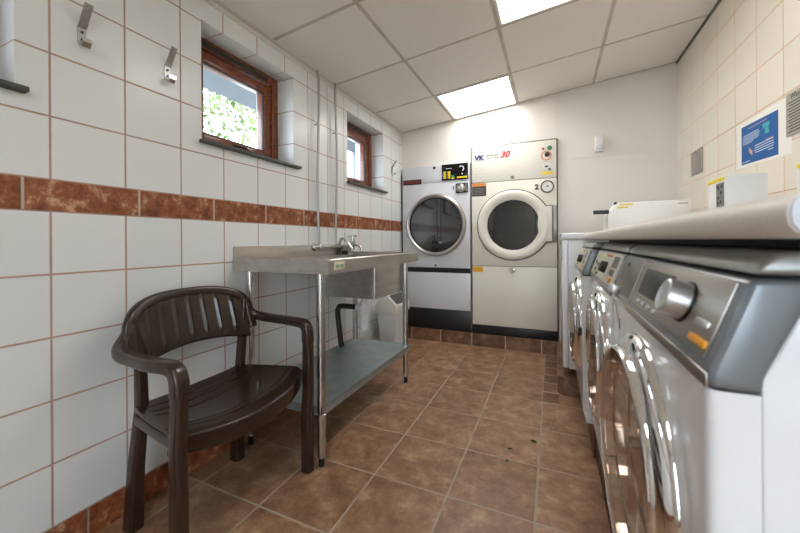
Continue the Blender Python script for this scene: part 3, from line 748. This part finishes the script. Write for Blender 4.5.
# ------------------------------------------------------------------ washing machines
def washer(y0, y1, fx, kind, label, ajar=0., zb=.118, toe=.20):
    yc = (y0+y1)/2
    t = thing('washing_machine', label, 'washing machine', (fx+.35, yc, zb), 'front-loading washers under the worktop')
    X = lambda d: fx+d
    e = .004
    # body
    m = MB(); m.prism([(X(.044), zb), (X(.044), .849), (X(.079), .932), (X(.085), .958), (X(.68), .958), (X(.68), zb)], 'y', y0+e, y1-e, .004)
    m.build('body', M_['white'], t)
    # front panel with the round door opening, rolled edges
    dcz = .565; R = .205
    m = MB(); m.holed((y0+e+.014, y1-e-.014, toe, .832), (yc, dcz), R, fx)
    edge = [(0, .014), (.001, .008), (.004, .003), (.009, 0), (.044, -.0)]
    for sgn, yy in ((1, y0+e), (-1, y1-e)):
        for (d0, s0), (d1_, s1) in zip(edge[:-1], edge[1:]):
            m.prism([(X(d0), toe), (X(d0), .832), (X(d0)+1e-4, .832), (X(d0)+1e-4, toe)], 'y', yy+sgn*s0, yy+sgn*s0+1e-4) if False else None
            tq = bmesh.new(); vs = [tq.verts.new(v) for v in ((X(d0), yy+sgn*s0, toe), (X(d0), yy+sgn*s0, .832), (X(d1_), yy+sgn*s1, .832), (X(d1_), yy+sgn*s1, toe))]
            tq.faces.new(vs); m.join(tq)
    bmesh.ops.remove_doubles(m.bm, verts=m.bm.verts[:], dist=1e-5)
    fp = m.build('front_panel', M_['white'], t, recalc=True, sharp=50)
    m = MB(); m.prism([(X(.0), toe-.003), (X(.013), zb+.002), (X(.044), zb+.002), (X(.044), toe-.003)], 'y', y0+e, y1-e, .002); m.build('kick_panel', M_['white'], t)
    # control head
    m = MB(); m.prism([(X(-.001), .834), (X(-.001), .852), (X(.036), .957), (X(.086), .957), (X(.079), .930), (X(.046), .849), (X(.046), .834)], 'y', y0, y1, .011, 4)
    m.build('control_head', M_['cap'], t)
    m = MB(); m.prism([(X(.038), .961), (X(.044), .974), (X(.058), .986), (X(.68), .986), (X(.68), .961)], 'y', y0+.002, y1-.002, .006, 3); m.build('lid', M_['ledge'], t)
    A = V((X(-.001), 0, .852)); B = V((X(.036), 0, .957)); ev = (B-A).normalized(); nv = V((-ev.z, 0, ev.x))
    def slab(mb, ya, yb, s0, s1, h0, h1, bev=0):
        q = [A+ev*s0+nv*h0, A+ev*s1+nv*h0, A+ev*s1+nv*h1, A+ev*s0+nv*h1]
        return mb.prism([(p.x, p.z) for p in q], 'y', ya, yb, bev)
    P = lambda y, s, h=0: V((A+ev*s+nv*h).to_tuple()[:1]+(y,)+((A+ev*s+nv*h).z,))
    # lip bead under the panel
    MB().box(X(-.0035), X(.0), y0+.004, y1-.004, .834, .850, .0015).build('panel_lip', M_['panel'], t)
    if kind == 'A':
        cp = slab(MB(), y0+.022, y1-.232, .010, .104, -.001, .0022, .0008).build('control_panel', M_['panel'], t)
        MB_ = MB(); slab(MB_, y1-.2315, y1-.2275, .004, .108, -.001, .003); MB_.build('panel_seam', M_['trim'], cp)
        dw = slab(MB(), y1-.227, y1-.012, .010, .104, -.001, .0022, .0008).build('dispenser_drawer', M_['drawer'], t)
        m = MB(); slab(m, y1-.100, y1-.045, .001, .024, .002, .022, .004); m.build('drawer_handle', M_['knob'], dw)
        m = MB(); m.tube([P(y1-.075, .088, .0026), P(y1-.10, .080, .0026), P(y1-.095, .093, .0026)], .0012, 6); m.build('drawer_mark', M_['black'], dw)
        sc = MB(); slab(sc, y0+.215, y0+.400, .036, .091, .001, .0032, .0006); sc.build('display', M_['screen'], cp)
        c = P(y0+.136, .060, .0)
        MB().lathe([(.024, .002), (.0305, .002), (.0305, .005), (.024, .005)], c, nv, 40, close=True).build('knob_seat', M_['black'], cp)
        MB().lathe([(0, .031), (.020, .031), (.0225, .032), (.0255, .030), (.0270, .005), (.0270, .002), (0, .002)], c, nv, 48).build('program_knob', M_['knob'], cp)
        for k in range(4):
            m = MB(); y = y0+.37-.040*k; slab(m, y-.010, y+.010, .016, .025, .001, .006, .002); m.build('push_button', M_['knob'], cp)
        m = MB(); slab(m, y0+.026+.010, y0+.075, .040, .050, .001, .006, .002); m.build('push_button', M_['knob'], cp, label='silver key beside the orange button')
        m = MB(); slab(m, y0+.024, y0+.076, .019, .029, .001, .006, .002); m.build('start_button', M_['lampor'], cp, label='orange button')
    else:
        cp = slab(MB(), y0+.006, y1-.008, .004, .107, -.001, .0022, .0008).build('control_panel', M_['panel2'], t)
        w = y1-y0
        c = P(y0+.62*w*.55+.03, .052)
        MB().lathe([(0, .022), (.018, .022), (.021, .004), (.021, .002), (0, .002)], c, nv, 32).build('program_knob', M_['gasket'], cp)
        m = MB(); slab(m, y0+.50*w, y0+.90*w, .080, .098, .0015, .0032); m.build('instruction_label', mat('pale_green_label', srgb(206, 214, 170), .5), cp)
        m = MB(); slab(m, y0+.06*w, y0+.22*w, .062, .098, .0015, .0032); slab(m, y0+.08*w, y0+.22*w, .036, .054, .0015, .0032); m.build('display', M_['drawer'], cp)
        for (yy, s0) in ((.80, .030), (.74, .052), (.86, .058), (.68, .016)):
            m = MB(); slab(m, y0+yy*w-.016, y0+yy*w+.016, s0-.006, s0+.006, .0015, .006, .002); m.build('push_button', M_['drawer'], cp)
        m = MB(); slab(m, y0+.10*w, y0+.19*w, .016, .028, .0015, .007, .002); m.build('start_button', M_['lampor'], cp, label='orange button')
        m = MB(); slab(m, y0+.30*w, y0+.55*w, .092, .1, .0015, .0032); m.build('orange_mark', M_['orange'], cp)
    # door: chrome bezel, flat outer glass, chrome bowl ring; steel drum behind
    c0 = V((fx, yc, dcz)); ax = V((-1, 0, 0))
    bz = MB().lathe([(.205, -.004), (.243, -.001), (.243, .004), (.236, .014), (.222, .022), (.208, .024), (.202, .016), (.205, -.004)], c0, ax, 80).build('door_bezel', M_['chrome'], t)
    rot = Matrix.Translation(V((fx-.018, yc-.21, dcz))) @ Matrix.Rotation(ajar, 4, 'Z') @ Matrix.Translation(-V((fx-.018, yc-.21, dcz)))
    m = MB().lathe([(.204, .008), (.212, .010), (.213, .024), (.209, .030), (.2055, .031), (.203, .028), (.202, .012)], c0, ax, 80, close=True); m.bm.transform(rot); dr = m.build('door', M_['chrome'], t)
    m = MB().lathe([(0, .030), (.2035, .030), (.2035, .026), (0, .026)], c0, ax, 72); m.bm.transform(rot); m.build('door_glass', M_['doorglass'], dr)
    m = MB().lathe([(.199, .020), (.196, .004), (.188, .000), (.184, -.026), (.176, -.030), (.172, -.060), (.158, -.070), (.154, -.084), (.140, -.088)], c0, ax, 64); m.bm.transform(rot); m.build('bowl_ring', M_['chrome'], dr)
    m = MB(); m.box(fx-.016, fx-.001, yc-.250, yc-.226, dcz-.018, dcz+.018, .003); m.build('door_hinge', M_['gasket'], t)
    m = MB().lathe([(.205, .0), (.204, -.06), (.198, -.105), (.204, -.12)], c0, ax, 64); m.build('door_boot', M_['gasket'], fp)
    m = MB().lathe([(.204, -.12), (.235, -.13), (.235, -.38), (0, -.39)], c0, ax, 64); m.build('drum', M_['drum'], fp)
    text('number', {'A': '2', 'B': '3', 'C': '4'}[kind], .035, (fx-.0006, yc+.23, dcz+.215), FACE_LEFT, M_['darkprint'], t) if kind == 'A' else None
    return t
washer(.487, 1.166, 1.608, 'A', 'nearest washing machine, with brushed steel panel, large silver knob and orange button', ajar=.045)
washer(1.176, 1.785, 1.606, 'B', 'middle washing machine with cream control plate, between nearest and far washers')
washer(1.80, 2.37, 1.572, 'C', 'far washing machine standing slightly proud, next to white machine on tiled step', ajar=.03, zb=.151, toe=.212)
struct(MB().box(1.612, XR, 1.80, 2.44, 0, .151, .003).build('machine_plinth', M_['base']))

# white machine on the step
dm = thing('laundry_machine', 'white laundry machine standing on the tiled step at end of worktop', 'laundry machine', (1.83, 2.77, .113))
MB().box(1.538, 2.14, 2.468, 3.08, .17, 1.0, .004).build('body', M_['white'], dm)
MB().box(1.503, 1.5375, 2.462, 3.086, .175, 1.0, .010, 3).build('front_panel', M_['white'], dm)
MB().box(1.500, 2.15, 2.458, 3.09, 1.004, 1.045, .008, 3).build('lid', M_['white'], dm)
MB().lathe([(.13, 0), (.175, .0), (.172, .002), (.14, .003), (.13, .0015)], (1.503, 2.77, .56), (-1, 0, 0), 48).lathe([(0, .0014), (.13, .0014)], (1.503, 2.77, .56), (-1, 0, 0), 48).build('door', M_['chrome'], dm)
MB().box(1.499, 1.503, 2.50, 3.05, .87, .96, .001).build('control_strip', M_['ledge'], dm)
for x in (1.60, 2.08):
    for y in (2.56, 3.0): MB().lathe([(0, 0), (.022, 0), (.022, .012), (.010, .018), (.010, .06), (0, .06)], (x, y, .113), (0, 0, 1), 20).build('foot', M_['black'], dm)

# ------------------------------------------------------------------ worktop and what stands on it
ct = thing('worktop_counter', 'long beige laminate worktop with rounded front edge over the washers', 'worktop', (1.98, 1.4, 1.0))
prof = [(1.640, 1.000), (1.632, 1.001), (1.625, 1.005), (1.621, 1.012), (1.620, 1.020), (1.621, 1.028), (1.625, 1.034), (1.632, 1.038), (1.642, 1.040), (XR-.001, 1.040), (XR-.001, 1.000)]
m = MB(); m.prism(prof, 'y', .375, 2.44); m.build('laminate_top', M_['counter'], ct, sharp=50)
m = MB(); m.prism([(x+(.0015 if i < 9 else 0), z) for i, (x, z) in enumerate(prof)], 'y', .372, .375); m.build('end_strip', mat('pale_blue_grey_edging', srgb(206, 212, 222), .4), ct)
MB().box(1.76, 1.80, .39, 2.43, .9865, 1.0).build('gap_shade_strip', M_['black'], ct)  # black strip added so the gap under the worktop looks dark
for y in (.40, 2.39):   # brackets hidden at the wall side
    MB().prism([(XR-.002, .999), (XR-.04, .999), (XR-.002, .990)], 'y', y, y+.03).build('wall_bracket', M_['greyplate'], ct)

PB = 'coin boxes on the worktop'
ZC = 1.040
# far long box: sloping front with a black bar
c1 = thing('coin_box', 'long white box with two yellow labels and black bar, at far end of worktop', 'coin box', (1.87, 2.09, ZC))
m = MB(); m.prism([(1.700, ZC), (1.700, 1.122), (1.744, 1.183), (2.036, 1.184), (2.036, ZC)], 'y', 2.0, 2.18, .003); m.build('casing', M_['wplastic'], c1)
m = MB()
m.prism([(1.752, 1.169), (1.806, 1.169), (1.806, 1.176), (1.752, 1.176)], 'y', 1.9988, 2.0); m.prism([(1.740, 1.155), (1.786, 1.155), (1.786, 1.162), (1.740, 1.162)], 'y', 1.9988, 2.0)
m.build('yellow_label', M_['yellow'], c1)
MB().box(1.985, 2.022, 1.9990, 2.0, 1.166, 1.170).build('grey_print', M_['greyprint'], c1)
MB().box(1.640, 1.708, 2.01, 2.05, 1.131, 1.150, .003).build('bar', M_['black'], c1, label='black bar')
MB().lathe([(0, .008), (.007, .006), (.008, -.004)], (1.738, 2.03, 1.182), (-.6, 0, .8), 14).build('knob', M_['black'], c1)
# the two nearer boxes
c2_ = thing('coin_box', 'small white box with yellow strip and dark keypad, below the blue poster', 'coin box', (2.0, 1.485, ZC))
m = MB(); m.box(1.950, 2.051, 1.42, 1.555, ZC, 1.203, .002); m.build('casing', M_['wplastic'], c2_)
MB().box(1.9488, 1.950, 1.424, 1.551, 1.188, 1.200).build('yellow_strip', M_['yellow'], c2_)
kp = MB().box(1.9484, 1.950, 1.428, 1.482, 1.070, 1.182).build('keypad', mat('grey_keypad', srgb(112, 112, 110), .5), c2_)
m = MB()
for k, (y, z) in enumerate([(1.440, 1.17), (1.462, 1.165), (1.474, 1.172), (1.445, 1.15), (1.468, 1.135), (1.450, 1.12), (1.440, 1.10), (1.463, 1.10), (1.445, 1.082), (1.466, 1.080), (1.470, 1.117)]):
    m.box(1.9478, 1.9486, y-.006, y+.006, z-.005, z+.005)
m.build('keypad_marks', M_['darkprint'], kp)
copy_thing(c2_, (.104, -.263, .0), 'white box with yellow strip nearest the camera, below the grey notice')
MB_ = MB(); MB_.lathe([(0, 0), (.022, 0), (.026, .012), (.020, .030), (.010, .040), (0, .042)], (2.15, 1.50, ZC), (0, 0, 1), 28)
tag(MB_.build('lump', mat('matt_grey', srgb(120, 114, 106), .6)), 'small grey stopper on the worktop right of the keypad box', 'lump')  # small rounded grey form

# ------------------------------------------------------------------ right wall fittings
po = thing('poster', 'blue poster in white margin taped on cream wall tiles', 'poster', (XR, 2.17, 1.47))
XP = XR
m = MB(); m.box(XP-.0006, XP, 1.955, 2.385, 1.352, 1.592); m.bm.free()
m = MB(); tq = bmesh.new()
def quad(mb, y0, y1, za0, za1, zb0, zb1, x0, x1):
    """slightly tilted sheet: corners at y0 (near) and y1 (far)"""
    t = bmesh.new(); a = [t.verts.new((x, y, z)) for x in (x0, x1) for (y, z) in ((y0, za0), (y0, za1), (y1, zb1), (y1, zb0))]
    for f in ((0, 1, 2, 3), (7, 6, 5, 4), (0, 4, 5, 1), (1, 5, 6, 2), (2, 6, 7, 3), (3, 7, 4, 0)): t.faces.new([a[i] for i in f])
    bmesh.ops.recalc_face_normals(t, faces=t.faces[:]); mb.join(t)
tq.free()
quad(m, 1.925, 2.385, 1.345, 1.585, 1.365, 1.590, XP-.0006, XP); m.build('margin_sheet', M_['paper'], po, flat=True)
m = MB(); quad(m, 2.015, 2.330, 1.362, 1.555, 1.376, 1.567, XP-.0012, XP-.0006); pr = m.build('blue_print', M_['blue'], po, flat=True)
def pbar(lst, name, mt):
    m = MB()
    for ya, yb, z in lst: m.box(XP-.0016, XP-.0012, ya, yb, z-.0015, z+.0015)
    return m.build(name, mt, pr, flat=True)
pbar([(2.10, 2.26, 1.543), (2.05, 2.11, 1.4505)], 'heading_print', M_['skin'])
pbar([(2.17, 2.315, 1.515), (2.16, 2.315, 1.505), (2.165, 2.315, 1.495), (2.17, 2.315, 1.485), (2.22, 2.315, 1.475), (2.05, 2.20, 1.445), (2.05, 2.205, 1.434), (2.045, 2.21, 1.423), (2.05, 2.20, 1.412), (2.05, 2.09, 1.400), (2.25, 2.32, 1.385)], 'text_print', M_['whiteprint'])
m = MB(); m.box(XP-.0016, XP-.0012, 2.085, 2.115, 1.478, 1.505); m.box(XP-.0016, XP-.0012, 2.08, 2.135, 1.508, 1.528); m.build('drawing_print', M_['teal'], pr, flat=True)
m = MB(); quad(m, 2.225, 2.255, 1.405, 1.425, 1.425, 1.450, XP-.0016, XP-.0012); m.build('hand_print', M_['skin'], pr, flat=True)

no = thing('notice_plate', 'grey printed notice plate on cream tiles at right edge of photo', 'notice', (XR, 1.80, 1.50))
m = MB(); m.box(XR-.006, XR, 1.655, 1.952, 1.417, 1.590, .0025); pl = m.build('plate', M_['notice'], no)
text('heading', 'Washing Machines', .031, (XR-.0062, 1.803, 1.572), FACE_LEFT, M_['darkprint'], no, depth=.0003)
m = MB()
for k in range(11): m.box(XR-.0066, XR-.006, 1.69+.02*((k*7) % 5), 1.938-.012*(k % 2), 1.430+.0118*k, 1.4335+.0118*k)
m.build('text_print', M_['darkprint'], no, flat=True)
bl = thing('cover_plate', 'blank grey metal cover plate on cream tiles left of blue poster', 'cover plate', (XR, 2.925, 1.515))
MB().box(XR-.008, XR, 2.832, 3.022, 1.436, 1.598, .003).build('plate', M_['blank'], bl)
for z in (1.452, 1.582): MB().lathe([(0, .002), (.004, .002), (.005, 0)], (XR-.008, 2.927, z), (-1, 0, 0), 12).build('screw', M_['greyplate'], bl)
pd = thing('motion_sensor', 'small white motion sensor on the back wall right of the tall dryer', 'sensor', (1.805, YB, 1.80))
m = MB(); m.prism([(1.772, 1.735), (1.838, 1.735), (1.838, 1.868), (1.772, 1.868)], 'y', YB-.045, YB, .012, 3); m.build('housing', M_['wplastic'], pd)
m = MB(); m.lathe([(0, .008), (.02, .006), (.026, 0)], (1.805, YB-.044, 1.770), (0, -1, 0), 24); m.build('lens', mat('frosted_lens', srgb(214, 214, 216), .25), pd)

# leaf scraps on the floor
def scrap(x, y, a, L, label):
    m = MB(); d = V((math.cos(a), math.sin(a), 0)); n = V((-d.y, d.x, 0))
    t = bmesh.new(); P = [V((x, y, .0035))+d*L*q[0]+n*L*q[1]+V((0, 0, q[2])) for q in ((-.5, 0, 0), (-.15, .2, .004), (.2, .16, .005), (.5, 0, .001), (.15, -.17, .003), (-.2, -.15, .002))]
    t.faces.new([t.verts.new(p) for p in P]); bmesh.ops.solidify(t, geom=t.faces[:], thickness=.0015)
    m.join(t); tag(m.build('leaf', M_['leafbit'], flat=True), label, 'leaf', 'leaf scraps on the floor')
scrap(1.256, 1.714, .2, .030, 'green leaf scrap in middle of a floor tile')
scrap(1.355, 1.825, -.4, .040, 'longer green leaf scrap lying at a floor joint')
scrap(1.254, 1.618, 1.2, .020, 'small brownish leaf scrap touching a grout line, nearest the camera')

# ------------------------------------------------------------------ light, world, camera
w = bpy.data.worlds.new('World'); SC.world = w; w.use_nodes = True
bg = w.node_tree.nodes['Background']; bg.inputs['Color'].default_value = (.76, .88, 1.0, 1); bg.inputs['Strength'].default_value = 7.5

cam = bpy.data.cameras.new('Camera'); co = bpy.data.objects.new('Camera', cam); COL.objects.link(co)
F_PX, TH, ROLL = 344.8, .4185, -.00669
cam.sensor_fit = 'HORIZONTAL'; cam.sensor_width = 36; cam.lens = F_PX*36/800; cam.shift_y = -25.4/800
cam.clip_start = .02
c, s = math.cos(TH), math.sin(TH)
R = V((c, s, 0)); Fw = V((-s, c, 0)); U = V((0, 0, 1))
rm = Matrix((R, U, -Fw)).transposed() @ Matrix.Rotation(-ROLL*-1, 3, 'Z')
co.matrix_world = Matrix.Translation(V((1.4506, 0, 1.0))) @ rm.to_4x4()
cam.dof.use_dof = True; cam.dof.focus_distance = 2.3; cam.dof.aperture_fstop = 4.0
SC.camera = co
SC.view_settings.view_transform = 'Standard'; SC.view_settings.look = 'None'; SC.view_settings.gamma = 1; SC.view_settings.exposure = .45
SC.view_settings.use_curve_mapping = False
